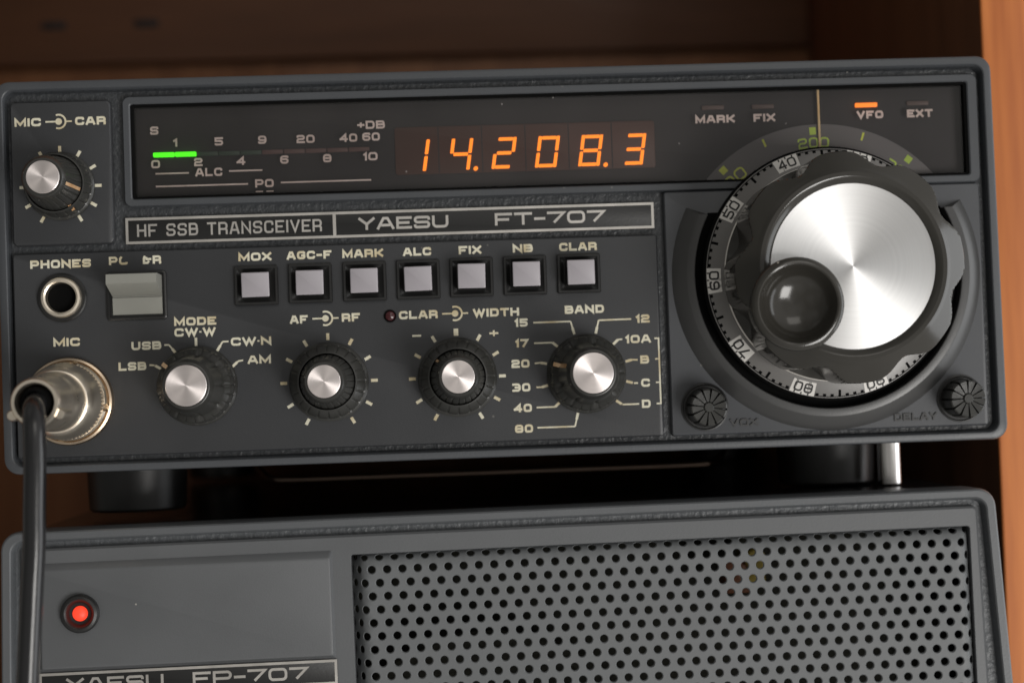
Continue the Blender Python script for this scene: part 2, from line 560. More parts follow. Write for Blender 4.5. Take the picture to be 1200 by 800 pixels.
# ------------------------------------------------------------------ lettering: a wide square alphabet drawn as strokes
R_ = 0.34
G = {
    'A': (1.08, [[(0, 0), (.36, 1), (.64, 1), (1, 0)], [(.2, .30), (.8, .30)]]),
    'B': (1, [[(0, 0), (0, 1), (.95, 1, R_), (.95, .52, .1), (1, .52, .1), (1, 0, R_), (0, 0)], [(0, .52), (.95, .52)]]),
    'C': (1, [[(1, .66), (1, 1, R_), (0, 1, R_), (0, 0, R_), (1, 0, R_), (1, .34)]]),
    'D': (1, [[(0, 0), (0, 1), (1, 1, R_), (1, 0, R_), (0, 0)]]),
    'E': (.95, [[(1, 1), (0, 1), (0, 0), (1, 0)], [(0, .5), (.92, .5)]]),
    'F': (.95, [[(1, 1), (0, 1), (0, 0)], [(0, .46), (.88, .46)]]),
    'G': (1, [[(1, .7), (1, 1, R_), (0, 1, R_), (0, 0, R_), (1, 0, R_), (1, .46), (.5, .46)]]),
    'H': (1, [[(0, 0), (0, 1)], [(1, 0), (1, 1)], [(0, .5), (1, .5)]]),
    'I': (.0, [[(.5, 0), (.5, 1)]]),
    'J': (.9, [[(1, 1), (1, 0, R_), (0, 0, R_), (0, .3)]]),
    'K': (1, [[(0, 0), (0, 1)], [(1, 1), (.35, .5), (1, 0)], [(0, .5), (.35, .5)]]),
    'L': (.9, [[(0, 1), (0, 0), (1, 0)]]),
    'M': (1.25, [[(0, 0), (0, 1), (.5, .12), (1, 1), (1, 0)]]),
    'N': (1.05, [[(0, 0), (0, 1), (1, 0), (1, 1)]]),
    'O': (1.05, [[(.5, 0), (0, 0, R_), (0, 1, R_), (1, 1, R_), (1, 0, R_), (.5, 0)]]),
    'P': (1, [[(0, 0), (0, 1), (1, 1, R_), (1, .38, R_), (0, .38)]]),
    'R': (1, [[(0, 0), (0, 1), (1, 1, R_), (1, .42, R_), (0, .42)], [(1, 0), (1, .34, .2), (.8, .42)]]),
    'S': (1, [[(1, .72), (1, 1, R_), (0, 1, R_), (0, .5, R_), (1, .5, R_), (1, 0, R_), (0, 0, R_), (0, .28)]]),
    'T': (1, [[(0, 1), (1, 1)], [(.5, 1), (.5, 0)]]),
    'U': (1, [[(0, 1), (0, 0, R_), (1, 0, R_), (1, 1)]]),
    'V': (1.05, [[(0, 1), (.5, 0), (1, 1)]]),
    'W': (1.5, [[(0, 1), (.26, 0), (.5, .9), (.74, 0), (1, 1)]]),
    'X': (1, [[(0, 0), (1, 1)], [(0, 1), (1, 0)]]),
    'Y': (1, [[(0, 1), (.5, .45), (1, 1)], [(.5, .45), (.5, 0)]]),
    '0': (1, [[(.5, 0), (0, 0, R_), (0, 1, R_), (1, 1, R_), (1, 0, R_), (.5, 0)]]),
    '1': (.25, [[(0, .78), (.9, .98), (.9, 0)]]),
    '2': (1, [[(0, .72), (0, 1, R_), (1, 1, R_), (1, .5, R_), (0, .5, R_), (0, 0), (1, 0)]]),
    '3': (1, [[(0, 1), (1, 1, R_), (1, 0, R_), (0, 0)], [(.2, .5), (1, .5)]]),
    '4': (1, [[(.78, 0), (.78, 1), (0, .28)], [(0, .28), (1, .28)]]),
    '5': (1, [[(1, 1), (0, 1), (0, .56), (1, .56, R_), (1, 0, R_), (0, 0, R_), (0, .2)]]),
    '6': (1, [[(1, .78), (1, 1, R_), (0, 1, R_), (0, 0, R_), (1, 0, R_), (1, .56, R_), (0, .56)]]),
    '7': (1, [[(0, 1), (1, 1), (.35, 0)]]),
    '8': (1, [[(.5, 0), (0, 0, R_), (0, 1, R_), (1, 1, R_), (1, 0, R_), (.5, 0)], [(0, .5), (1, .5)]]),
    '9': (1, [[(0, .22), (0, 0, R_), (1, 0, R_), (1, 1, R_), (0, 1, R_), (0, .44, R_), (1, .44)]]),
    '+': (.75, [[(0, .5), (1, .5)], [(.5, .08), (.5, .92)]]),
    '-': (.55, [[(0, .45), (1, .45)]]),
    '.': (0.0, [[(.5, .38), (.5, .62)]]),
    ' ': (.7, []),
    # rubbed letters of the power switch legend
    '(': (1, [[(.15, 1), (0, .8), (0, 0, R_), (1, 0, R_), (1, .25)]]),
    ')': (1, [[(.1, 1.0), (0, .75), (0, 0), (.55, 0), (.8, .3)], [(.25, .62), (1, .62)], [(.35, .95), (.45, .5)]]),
}


def stroke(bm, pts, w, f, k=0):
    """a ribbon of width w along the polyline; f maps (x, z, layer) to a point"""
    v = [Vector(p) for p in pts]
    v = [p for i, p in enumerate(v) if i == 0 or (p - v[i - 1]).length > 1e-6]
    if len(v) < 2:
        return
    closed = (v[0] - v[-1]).length < 1e-6 and len(v) > 3
    if closed:
        v = v[:-1]
    n = len(v)
    L, Rr = [], []
    for i in range(n):
        a = v[i] - v[i - 1] if (i > 0 or closed) else None
        b = v[(i + 1) % n] - v[i] if (i < n - 1 or closed) else None
        d0 = (a or b).normalized()
        d1 = (b or a).normalized()
        n0 = Vector((-d0.y, d0.x))
        n1 = Vector((-d1.y, d1.x))
        m = n0 + n1
        m = m.normalized() if m.length > 1e-6 else n0
        s = w / 2 / max(0.42, m.dot(n0))
        kk = k + 0.8 * i / n          # rises a hair along its length, so that a stroke crossing itself never shares a plane
        L.append(bm.verts.new(f(*(v[i] + m * s), kk)))
        Rr.append(bm.verts.new(f(*(v[i] - m * s), kk)))
    for i in range(n if closed else n - 1):
        j = (i + 1) % n
        bm.faces.new((Rr[i], Rr[j], L[j], L[i]))


def flat(h):
    return lambda x, z, k=0: P(x, z, h + 0.006 * k)


def text(bm, s, cx, cz, w, hh, th, f, align='c'):
    """lettering s of total width w and height hh, stroke th, centred at cx, cz"""
    gap = max(0.16 * hh, 0.2)
    tot = sum(G[c][0] for c in s)
    cw = (w - gap * (len(s) - 1) - th * sum(1 for c in s if c != ' ')) / max(tot, .01)
    x = cx - (w / 2 if align == 'c' else 0)
    for c in s:
        g, st = G[c]
        gw = g * cw
        off = 0 if c == ' ' else th
        for k, pl in enumerate(st):
            q = []
            for p in pl:
                px = x + off / 2 + p[0] * gw if g > 0 else x + off / 2
                pz = cz - hh / 2 + th / 2 + p[1] * (hh - th)
                q.append((px, pz, (p[2] if len(p) > 2 else 0) * min(max(gw, .01), hh - th)))
            if q[0][:2] != q[-1][:2]:
                for e, nx in ((0, 1), (-1, -2)):        # butt ends run out to the full height or width
                    dx, dz = q[e][0] - q[nx][0], q[e][1] - q[nx][1]
                    ln = math.hypot(dx, dz)
                    if (abs(dz) > abs(dx) and pl[e][1] in (0, 1)) or (abs(dx) > abs(dz) and pl[e][0] in (0, 1)):
                        q[e] = (q[e][0] + dx / ln * th / 2, q[e][1] + dz / ln * th / 2, 0)
            stroke(bm, fil(q, 4, closed=False), th, f, k)
        x += gw + off + gap


def ring_arc(bm, cx, cz, r, a0, a1, w, f, k=0, n=20):
    stroke(bm, [(cx + r * math.cos(a0 + (a1 - a0) * i / n), cz + r * math.sin(a0 + (a1 - a0) * i / n)) for i in range(n + 1)], w, f, k)


def disc(bm, cx, cz, r, h, n=32):
    bm.faces.new([bm.verts.new(P(cx + r * math.cos(2 * PI * i / n), cz + r * math.sin(2 * PI * i / n), h)) for i in range(n)])


# ================================================================== the cabinet
cab = root('wooden_cabinet', 'open cherry wood cabinet compartment that holds the two black and grey radio units', 'cabinet', (95, -118, -150))


def board(name, x0, x1, z0, z1, h0, h1, m, bev=0.6):
    b = nb()
    cx, cz, ch = (x0 + x1) / 2, (z0 + z1) / 2, (h0 + h1) / 2
    slab(b, x0 - cx, x1 - cx, z0 - cz, z1 - cz, h0 - ch, h1 - ch, 0.3, bev)
    return finish(name, b, m, cab, (cx, cz, ch))


sp = board('side_panel', 253.0, 276.0, -117.0, 318.0, -262.0, -50.8, M['sideshade'])
b = nb()
slab(b, 253.0, 276.0, -117.0, 318.0, -50.8, -50.0, .3, .3)
finish('lit_edge_strip', b, M['wood'], sp)  # thin added strip keeps the lit cherry colour on the shade-painted panel
board('side_panel', -108.0, -85.0, -117.0, 318.0, -262.0, -50.0, M['sideshade'])
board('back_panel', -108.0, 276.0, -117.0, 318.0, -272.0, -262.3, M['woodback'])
board('shelf_board', -108.0, 276.0, -140.0, -117.4, -272.0, -48.0, M['wood'])
board('top_board', -108.0, 276.0, 318.4, 340.0, -272.0, -48.0, M['wood'])
shade_strip = board('back_shade_strip', -84.6, 252.6, 147.5, 215.0, -262.0, -257.0, M['backshade'])  # thin dark strip that paints a shadow band across the back
for sx in (-42.0, -6.6):
    b = nb()
    slab(b, sx - 5, sx + 5, 161.0, 164.2, -257.1, -256.7, 1.5, 0.1)
    finish('screw_slot', b, M['board'], shade_strip)

# ================================================================== the transceiver
rad = root('radio_transceiver', 'black radio transceiver with lit orange frequency digits and big silver tuning knob', 'radio', (119, -11.6, -120))

# case body, bezel
b = nb()
sweep(b, [quad(1.2, 237.4, 1.2, 91.6, 3, -245), quad(1.2, 237.4, 1.2, 91.6, 3, -12), quad(3, 235, 3, 90, 3, -11)], cap0=True, cap1=True)
finish('case', b, M['case'], rad)
b = nb()
oR = 3.6
sweep(b, [quad(.8, 237.4, 1.0, 91.8, oR, -14, -.3, .4), quad(.1, 238.1, .45, 92.5, oR, -12, -.3, .4), quad(-.2, 238.4, .2, 92.8, oR, -1.0, -.3, .5),
          quad(0, 238.1, .4, 92.6, oR - .1, -.25, -.3, .5), quad(.4, 237.7, .8, 92.2, oR - .3, 0, -.3, .5),
          quad(1.7, 236.5, 1.9, 90.9, 2.6, 0, -.3, .3), quad(1.95, 236.25, 2.1, 90.7, 2.5, -.2, -.3, .3),
          quad(2.2, 236.0, 2.4, 90.4, 2.4, -1.2, -.3, .3)], cap0=True)
bezel = finish('front_bezel', b, M['rim'], rad)
b = nb()
sweep(b, [quad(2.2, 236.0, 2.4, 90.4, 2.4, -1.2, -.3, .3), quad(2.6, 235.6, 2.8, 90.0, 2.2, -2.6, -.3, .2),
          quad(31.0, 233.0, 63.4, 87.4, 1.0, -2.6), quad(31.0, 233.0, 63.4, 87.4, 1.0, -8.0)], cap1=True)
finish('textured_recess', b, M['grain'], bezel)


def plate(name, m, x0, x1, z0, z1, h, r=1.0, bev=.7, base=-3.6, d=(0, 0)):
    b = nb()
    dl, dr = d
    sweep(b, [quad(x0, x1, z0, z1, r, base, dl, dr), quad(x0 + .1, x1 - .1, z0 + .1, z1 - .1, r, h - bev, dl, dr),
              quad(x0 + .25, x1 - .25, z0 + .25, z1 - .25, r, h - bev * .3, dl, dr), quad(x0 + bev * .7, x1 - bev * .7, z0 + bev * .7, z1 - bev * .7, r, h, dl, dr)],
          cap1=True)
    return finish(name, b, m, rad)


mic_plate = plate('gain_panel', M['plate'], 3.3, 27.2, 53.8, 88.1, -.8, 1.2)
low_plate = plate('control_panel', M['plate'], 3.0, 156.0, 3.7, 52.2, -.8, .8)
dial_plate = plate('dial_panel', M['plate2'], 157.6, 234.6, 3.6, 62.3, -.8, .8)
PH = -.77     # printed lettering lies on the plates

# ---- name plate
b = nb()
slab(b, 29.7, 155.4, 53.55, 59.85, -3.3, -1.3, .3, .15)
name_plate = finish('name_plate', b, M['black'], rad)
b = nb()
F = flat(-1.27)
stroke(b, [(92, 53.9), (155.05, 53.9), (155.05, 59.5), (30.05, 59.5), (30.05, 53.9), (92, 53.9)], .62, F)
stroke(b, [(79.0, 54.2), (79.0, 59.2)], .75, F, 1)
finish('silver_border', b, M['silver'], name_plate)
b = nb()
text(b, 'HF SSB TRANSCEIVER', 54.2, 56.75, 43.6, 2.95, .47, F)
text(b, 'YAESU', 95.4, 56.75, 21.4, 2.95, .62, F)
text(b, 'FT-707', 130.4, 56.85, 26.4, 2.95, .62, F)
finish('lettering', b, M['silver'], name_plate)

# ---- display window
b = nb()
sweep(b, [quad(29.6, 235.0, 62.2, 88.75, 1.6, -3.5), quad(29.75, 234.85, 62.35, 88.6, 1.6, -1.0), quad(30.0, 234.6, 62.6, 88.35, 1.5, -.6),
          quad(31.3, 232.6, 63.9, 86.95, .7, -.6), quad(31.6, 232.3, 64.15, 86.7, .6, -.85), quad(31.9, 232.0, 64.35, 86.5, .5, -5.2)])
win = finish('display_window', b, M['rim'], rad)
b = nb()
sweep(b, [quad(31.75, 232.15, 64.2, 86.65, .5, -1.0), quad(32.3, 231.6, 64.75, 86.1, .3, -1.2), quad(32.4, 231.5, 64.85, 86.0, .3, -4.4)])
finish('black_inner_border', b, M['void'], win)  # thin black frame that darkens the inner wall of the window
b = nb()
slab(b, 31.7, 232.2, 64.2, 86.6, -5.6, -4.4, .4, .05)
finish('backing_board', b, M['board'], win)
b = nb()
b.faces.new([b.verts.new(p_) for p_ in [P(*q_) for q_ in quad(31.8, 232.1, 64.25, 86.6, .4, -2.2)]])
finish('window_pane', b, M['glass'], win)
b = nb()
slab(b, 93.9, 156.6, 68.5, 79.9, -4.3, -4.0, .7, .05)
scr = finish('digit_screen', b, M['screen'], win)
b = nb()
for k in range(1, 6):
    x = 93.9 + 62.7 * k / 6
    stroke(b, [(x, 68.7), (x, 79.7)], .3, flat(-3.97))
finish('divider_lines', b, M['board'], win)
SEG = {'1': 'bc', '4': 'bcfg', '2': 'abged', '0': 'abcdef', '8': 'abcdefg', '3': 'abcdg'}
ZD, HD, WD, SL = 73.05, 6.7, 4.35, math.tan(math.radians(9.0))
for k, ch in enumerate('142083'):
    b = nb()
    cx = 93.9 + 62.7 * (k + .5) / 6 + .05
    g = .42
    X0, X1, Y0, Y1, Ym = -WD / 2, WD / 2, -HD / 2, HD / 2, 0
    segs = {'a': ((X0 + g, Y1), (X1 - g, Y1)), 'g': ((X0 + g, Ym), (X1 - g, Ym)), 'd': ((X0 + g, Y0), (X1 - g, Y0)),
            'b': ((X1, Ym + g * .5), (X1, Y1 + .42)), 'c': ((X1, Y0 - .42), (X1, Ym - g * .5)),
            'f': ((X0, Ym + g * .5), (X0, Y1 + .42)), 'e': ((X0, Y0 - .42), (X0, Ym - g * .5))}
    ff = lambda x, z, q=0: P(cx + x + z * SL, ZD + z, -3.9)
    for s_ in SEG[ch]:
        a_, c_ = segs[s_]
        # rounded bar ends
        (ax, az), (bx, bz) = a_, c_
        w = .82
        if az == bz:
            q = [(ax, az - w / 2, .22), (bx, az - w / 2, .22), (bx, az + w / 2, .22), (ax, az + w / 2, .22)]
        else:
            q = [(ax - w / 2, az, .22), (ax + w / 2, az, .22), (ax + w / 2, bz, .22), (ax - w / 2, bz, .22)]
        b.faces.new([b.verts.new(ff(x, z)) for x, z in fil(q, 3)])
    if k in (1, 4):
        b.faces.new([b.verts.new(ff(4.05 + .55 * math.cos(2 * PI * i / 16), -3.55 + .55 * math.sin(2 * PI * i / 16))) for i in range(16)])
    finish('lit_digit', b, M['digit'], win, weld=False)
# signal meter bars
for k in range(10):
    b = nb()
    x = 36.3 + 5.16 * k
    slab(b, x, x + 5.02, 74.42, 75.5, -4.3, -3.6 if k < 2 else -4.1, .25, .1)
    finish('meter_segment', b, M['green'] if k < 2 else (M['dimgreen'] if k < 5 else M['dimred']), win)
for x, z, m in ((171.0, 82.6, 'dimlamp'), (183.2, 82.5, 'dimlamp'), (208.5, 82.2, 'vfo'), (221.1, 82.3, 'dimlamp')):
    b = nb()
    slab(b, x - 2.7, x + 2.7, z - .52, z + .52, -4.3, -3.8, .2, .1)
    finish('indicator_lamp', b, M[m], win)
F = flat(-2.62)
b = nb()
for s_, x, z, w in (('S', 36.9, 80.6, 2.0), ('1', 41.8, 77.6, 1.0), ('5', 52.1, 77.6, 2.0), ('9', 62.4, 77.7, 2.0), ('20', 72.7, 77.6, 4.3), ('40', 82.9, 77.6, 4.2),
                    ('60', 88.3, 77.7, 4.2), ('+DB', 88.4, 80.55, 6.6), ('0', 37.0, 72.6, 2.1), ('2', 47.1, 72.8, 2.0), ('4', 57.2, 72.8, 2.1), ('6', 67.5, 72.8, 2.0),
                    ('8', 77.7, 72.85, 2.0), ('10', 88.0, 73.0, 3.4), ('ALC', 49.5, 70.35, 6.4), ('PO', 62.6, 67.3, 4.4)):
    text(b, s_, x, z, w, 1.95, .46, F)
for x0, x1, z in ((36.9, 44.8, 70.3), (54.3, 62.2, 70.45), (36.9, 58.7, 67.25), (66.5, 88.0, 67.35)):
    stroke(b, [(x0, z), (x1, z)], .36, F)
for x0, x1 in ((60.5, 62.2), (63.0, 64.7)):
    stroke(b, [(x0, 65.35), (x1, 65.35)], .3, F)
finish('meter_lettering', b, M['inkpink'], win)
b = nb()
for s_, x, w in (('MARK', 171.2, 9.6), ('FIX', 183.2, 5.3), ('VFO', 209.0, 6.5), ('EXT', 221.2, 6.3)):
    text(b, s_, x, 79.6, w, 1.9, .54, F)
finish('lamp_lettering', b, M['inkpink'], win)
# main dial scale behind the pane: part of a turning drum disc
AX, AZ = 196.4, 41.2
b = nb()
arc = [(AX + 36.6 * math.cos(t), AZ + 36.6 * math.sin(t), -4.2) for t in [math.radians(39.5 + 101 * i / 40) for i in range(41)]]
arc2 = [(x, z, -3.7) for x, z, h in arc]
sweep(b, [arc, arc2], cap0=True, cap1=True)
scale = finish('tuning_scale', b, M['scale'], win)
b = nb()


def polar(a0, R0, hfun):
    """maps (u along the tangent, v outwards) at dial angle a0 (degrees) to a point"""
    a = math.radians(a0)

    def f(u, v, k=0):
        r = R0 + v
        t = a - u / R0
        return P(AX + r * math.cos(t), AZ + r * math.sin(t), hfun(r) + 0.006 * k)
    return f


fl = lambda r: -3.66
stroke(b, [(0, -.8), (0, .9)], 1.7, polar(132, 35.0, fl))
text(b, '100', 0, 0, 7.6, 2.9, .45, polar(132, 31.8, fl))
finish('scale_lettering', b, M['inkgreen'], win)
b = nb()
b.free()
for a in (112.3, 72.0):
    b = nb()
    stroke(b, [(0, -1.0), (0, 1.0)], .5, polar(a, 35.0, fl))
    finish('scale_mark', b, M['inkgreen'], win)
b = nb()
stroke(b, [(0, -.9), (0, .9)], 1.6, polar(92.2, 35.0, fl))
text(b, '200', 0, 0, 7.6, 2.5, .42, polar(92.2, 32.2, fl))
finish('scale_lettering', b, M['inkdim'], win)
b = nb()
stroke(b, [(0, -.8), (0, .9)], 1.6, polar(51.5, 35.0, fl))
text(b, '300', 0, 0, 7.2, 2.5, .42, polar(51.5, 31.6, fl))
finish('scale_lettering', b, M['inkdim'], win)
b = nb()
slab(b, 196.3, 196.85, 69.0, 86.4, -3.4, -3.0, .2, .1)
finish('scale_needle', b, M['needle'], win)

# ---- printed legends
F = flat(PH)


def legend_symbol(b, x, z):
    """dot and ring mark of the two-shaft knobs"""
    disc(b, x, z, .78, PH, 24)
    stroke(b, [(x - 3.1, z), (x - .7, z)], .36, F, 1)
    ring_arc(b, x, z, 1.62, math.radians(-112), math.radians(112), .42, F, 2)
    stroke(b, [(x + 1.75, z), (x + 3.1, z)], .36, F, 3)


def ticks(b, x, z, r0, r1, angs, w=.72):
    for a in angs:
        t = math.radians(a)
        stroke(b, [(x + r0 * math.cos(t), z + r0 * math.sin(t)), (x + r1 * math.cos(t), z + r1 * math.sin(t))], w, F)


def lead(b, x0, z0, x1, z1, x2, z2):
    stroke(b, [(x0, z0), (x1, z1)], .38, F)
    d = Vector((x2 - x1, z2 - z1)).normalized()
    L = (Vector((x2, z2)) - Vector((x1, z1))).length
    if L > 1.9:
        stroke(b, [(x1, z1), (x2 - d.x * 1.5, z2 - d.y * 1.5)], .38, F, 1)
    s_ = min(1.6, L)
    stroke(b, [(x2 - d.x * s_, z2 - d.y * s_), (x2, z2)], .62, F, 2)


ARC = [90 - 30 * k for k in range(-5, 6)]
b = nb()
text(b, 'MIC', 7.6, 83.1, 6.2, 1.95, .54, F)
text(b, 'CAR', 22.3, 83.1, 7.2, 1.95, .54, F)
legend_symbol(b, 14.85, 83.1)
ticks(b, 14.9, 67.7, 8.0, 9.6, ARC)
finish('gain_lettering', b, M['ink'], mic_plate)

b = nb()
text(b, 'PHONES', 14.4, 49.45, 14.2, 1.95, .54, F)
text(b, 'P(', 27.9, 49.75, 4.4, 1.95, .52, F)
text(b, ')R', 35.8, 49.75, 4.3, 1.95, .52, F)
text(b, 'MIC', 15.3, 30.95, 6.2, 1.95, .54, F)
finish('socket_lettering', b, M['ink'], low_plate)
b = nb()
for s_, x, w in (('MOX', 60.0, 7.8), ('AGC-F', 72.8, 10.6), ('MARK', 85.5, 9.7), ('ALC', 98.4, 6.7), ('FIX', 111.0, 5.4), ('NB', 123.6, 4.8), ('CLAR', 136.8, 9.0)):
    text(b, s_, x, 49.7, w, 1.95, .54, F)
finish('button_lettering', b, M['ink'], low_plate)
b = nb()
text(b, 'MODE', 45.5, 34.9, 9.9, 1.95, .54, F)
text(b, 'CW.W', 45.4, 32.35, 9.7, 1.95, .52, F)
text(b, 'USB', 33.9, 29.5, 7.0, 1.95, .52, F)
text(b, 'LSB', 30.5, 24.75, 6.5, 1.95, .52, F)
text(b, 'CW.N', 58.5, 29.75, 9.5, 1.95, .52, F)
text(b, 'AM', 60.3, 25.35, 5.5, 1.95, .52, F)
lead(b, 38.1, 29.5, 39.2, 29.5, 40.9, 27.3)
lead(b, 34.5, 24.9, 35.7, 24.8, 37.2, 23.9)
lead(b, 53.2, 29.85, 51.8, 29.85, 50.4, 27.6)
lead(b, 56.5, 25.3, 55.3, 25.1, 53.9, 23.8)
stroke(b, [(45.55, 31.0), (45.55, 29.0)], .62, F)
finish('mode_lettering', b, M['ink'], low_plate)
b = nb()
text(b, 'AF', 69.9, 34.5, 4.2, 1.95, .54, F)
text(b, 'RF', 82.2, 34.6, 4.3, 1.95, .54, F)
legend_symbol(b, 76.2, 34.55)
ticks(b, 76.6, 19.5, 9.9, 11.5, ARC)
finish('gain_lettering', b, M['ink'], low_plate)
b = nb()
text(b, 'CLAR', 98.2, 34.7, 9.2, 1.95, .54, F)
text(b, 'WIDTH', 116.7, 34.65, 11.0, 1.95, .54, F)
legend_symbol(b, 106.95, 34.7)
ticks(b, 107.0, 19.5, 9.9, 11.5, [a for a in ARC if a != 90])
ticks(b, 107.0, 19.5, 9.9, 11.6, [90], 1.1)
stroke(b, [(96.6, 29.7), (98.7, 29.7)], .45, F)
text(b, '+', 116.0, 29.7, 2.1, 2.1, .45, F)
finish('clarifier_lettering', b, M['ink'], low_plate)
b = nb()
text(b, 'BAND', 137.8, 34.7, 9.4, 1.95, .54, F)
for s_, x, z, w in (('15', 122.6, 32.0, 3.1), ('17', 122.6, 27.1, 3.1), ('20', 122.1, 22.25, 4.3), ('30', 122.1, 16.6, 4.3), ('40', 122.3, 11.7, 4.3), ('80', 122.4, 6.8, 4.3),
                    ('12', 151.7, 32.0, 3.3), ('10A', 150.4, 27.2, 6.1), ('B', 151.8, 22.25, 2.1), ('C', 151.8, 16.7, 2.1), ('D', 151.8, 11.7, 2.1)):
    text(b, s_, x, z, w, 1.95, .52, F)
lead(b, 125.5, 31.9, 134.4, 31.9, 135.2, 28.8)
lead(b, 148.9, 32.0, 141.1, 31.95, 140.3, 28.8)
lead(b, 125.5, 27.0, 129.9, 27.0, 131.1, 26.0)
lead(b, 146.6, 27.25, 145.6, 27.2, 144.4, 26.1)
lead(b, 125.5, 22.2, 126.9, 22.3, 128.4, 22.0)
lead(b, 150.1, 22.2, 148.8, 22.3, 147.2, 21.9)
lead(b, 125.7, 16.5, 127.0, 16.5, 128.5, 16.9)
lead(b, 150.0, 16.7, 149.0, 16.7, 147.2, 17.2)
lead(b, 125.6, 11.7, 130.0, 11.7, 131.1, 12.7)
lead(b, 125.6, 6.9, 134.6, 6.9, 135.4, 10.1)
lead(b, 150.1, 11.7, 146.1, 11.7, 144.6, 12.7)
stroke(b, [(154.3, 27.2), (155.3, 27.2), (155.3, 11.65), (154.3, 11.65)], .38, F)
stroke(b, [(154.3, 22.3), (155.2, 22.3)], .34, F, 1)
stroke(b, [(154.3, 16.7), (155.2, 16.7)], .34, F, 1)
finish('band_lettering', b, M['ink'], low_plate)

# ---- headphone socket, rocker switch, lamp
b = nb()
lathe(b, [(5.75, -.8), (5.75, -.25), (5.4, 0), (4.7, .0)], 48)
jack = finish('headphone_socket', b, M['black'], rad, (14.6, 41.4, 0))
b = nb()
lathe(b, [(4.75, -.1), (4.75, .9), (4.5, 1.25), (4.0, 1.35), (3.6, 1.1), (3.45, .6), (3.4, -.75)], 48)
finish('metal_ring', b, M['nickel'], jack, (14.6, 41.4, 0))
b = nb()
lathe(b, [(3.5, -.7), (0.01, -.72)], 32)
finish('socket_hole', b, M['void'], jack, (14.6, 41.4, 0))

b = nb()
sweep(b, [quad(24.9, 39.1, 35.6, 47.2, .8, -.8), quad(25.0, 39.0, 35.7, 47.1, .8, -.2), quad(25.3, 38.7, 36.0, 46.8, .6, -.05),
          quad(25.75, 38.5, 36.3, 46.6, .4, -.05), quad(25.8, 38.45, 36.35, 46.55, .4, -.76)], cap1=True)
sw = finish('power_switch', b, M['black'], rad)
b = nb()
prof = [(46.0, -.7), (46.1, 6.8), (46.0, 7.2), (43.9, 7.5), (43.7, 7.3), (41.4, .2), (41.25, -.5), (41.0, -.5), (40.9, -.15), (37.0, -.45), (36.9, -.7)]
sweep(b, [[(26.4, z, h) for z, h in prof], [(38.0, z, h) for z, h in prof]], cap0=True, cap1=True)
bmesh.ops.bevel(b, geom=[e for e in b.edges if len(e.link_faces) == 2 and e.calc_face_angle(0) > .6], offset=.00018, segments=2, affect='EDGES')
finish('rocker', b, M['switch'], sw)

b = nb()
lathe(b, [(1.5, -.85), (1.5, -.5), (1.2, -.45)], 24)
cl = finish('clarifier_lamp', b, M['void'], rad, (91.5, 34.6, 0))
b = nb()
lathe(b, [(1.2, -.6), (1.05, -.25), (.6, 0), (0.01, .1)], 24)
finish('lamp_lens', b, M['red'], cl, (91.5, 34.6, 0))

# ---- push buttons
for k, (x, z, h) in enumerate(((60.2, 42.85, 2.6), (72.95, 42.95, 2.5), (85.8, 43.0, 2.7), (98.5, 43.05, 2.7), (111.15, 43.15, 4.8), (123.9, 43.2, 4.6), (136.75, 43.25, 5.0))):
    b = nb()
    sweep(b, [quad(-5.15, 5.15, -4.65, 4.65, .3, -.8), quad(-5.15, 5.15, -4.65, 4.65, .3, -.1), quad(-5.0, 5.0, -4.5, 4.5, .3, .1),
              quad(-4.5, 4.5, -4.0, 4.0, .3, .1), quad(-4.3, 4.3, -3.8, 3.8, .3, -.1), quad(-3.6, 3.6, -3.2, 3.2, .2, -.35), quad(-3.55, 3.55, -3.15, 3.15, .2, -.74)], cap1=True)
    pb = finish('push_button', b, M['black'], rad, (x, z, 0))
    b = nb()
    sweep(b, [quad(-3.3, 3.3, -2.95, 2.95, .25, -.6), quad(-3.3, 3.3, -2.95, 2.95, .25, h - .45)], cap0=True)
    bd = finish('button_stem', b, M['black'], pb, (x, z, 0))
    b = nb()
    slab(b, -3.25, 3.25, -2.9, 2.9, h - .45, h, .25, .22)
    bc = finish('button_cap', b, M['button'], pb, (x, z, 0))
    bc.rotation_euler = (math.radians(random.uniform(-1.2, 1.2)), math.radians(random.uniform(-.8, .8)), math.radians(random.uniform(-1.5, 1.5)))


# ---- small knobs
def ribs(n, amp, rmin):
    def f(r, h, t, i):
        if r < rmin or h < 1.0:
            return r
        return r - amp * (0.5 + 0.5 * math.cos(n * t)) ** 3
    return f


def mark(b, x0, z0, h0, x1, z1, h1, w=.75):
    """raised pointer line between two points of a knob"""
    a, c = Vector((x0, z0)), Vector((x1, z1))
    d = (c - a).normalized()
    n = Vector((-d.y, d.x)) * w / 2
    sweep(b, [[(a.x + n.x, a.y + n.y, h0), (a.x - n.x, a.y - n.y, h0), (c.x - n.x, c.y - n.y, h1), (c.x + n.x, c.y + n.y, h1)],
              [(a.x + n.x, a.y + n.y, h0 - .5), (a.x - n.x, a.y - n.y, h0 - .5), (c.x - n.x, c.y - n.y, h1 - .5), (c.x + n.x, c.y + n.y, h1 - .5)]], cap0=True, cap1=True)


def cap_mesh(r, h):
    b = nb()
    lathe(b, [(r, h - .6), (r, h - .08), (r - .12, h), (r * .6, h + .02), (.02, h + .02)], 64)
    return b


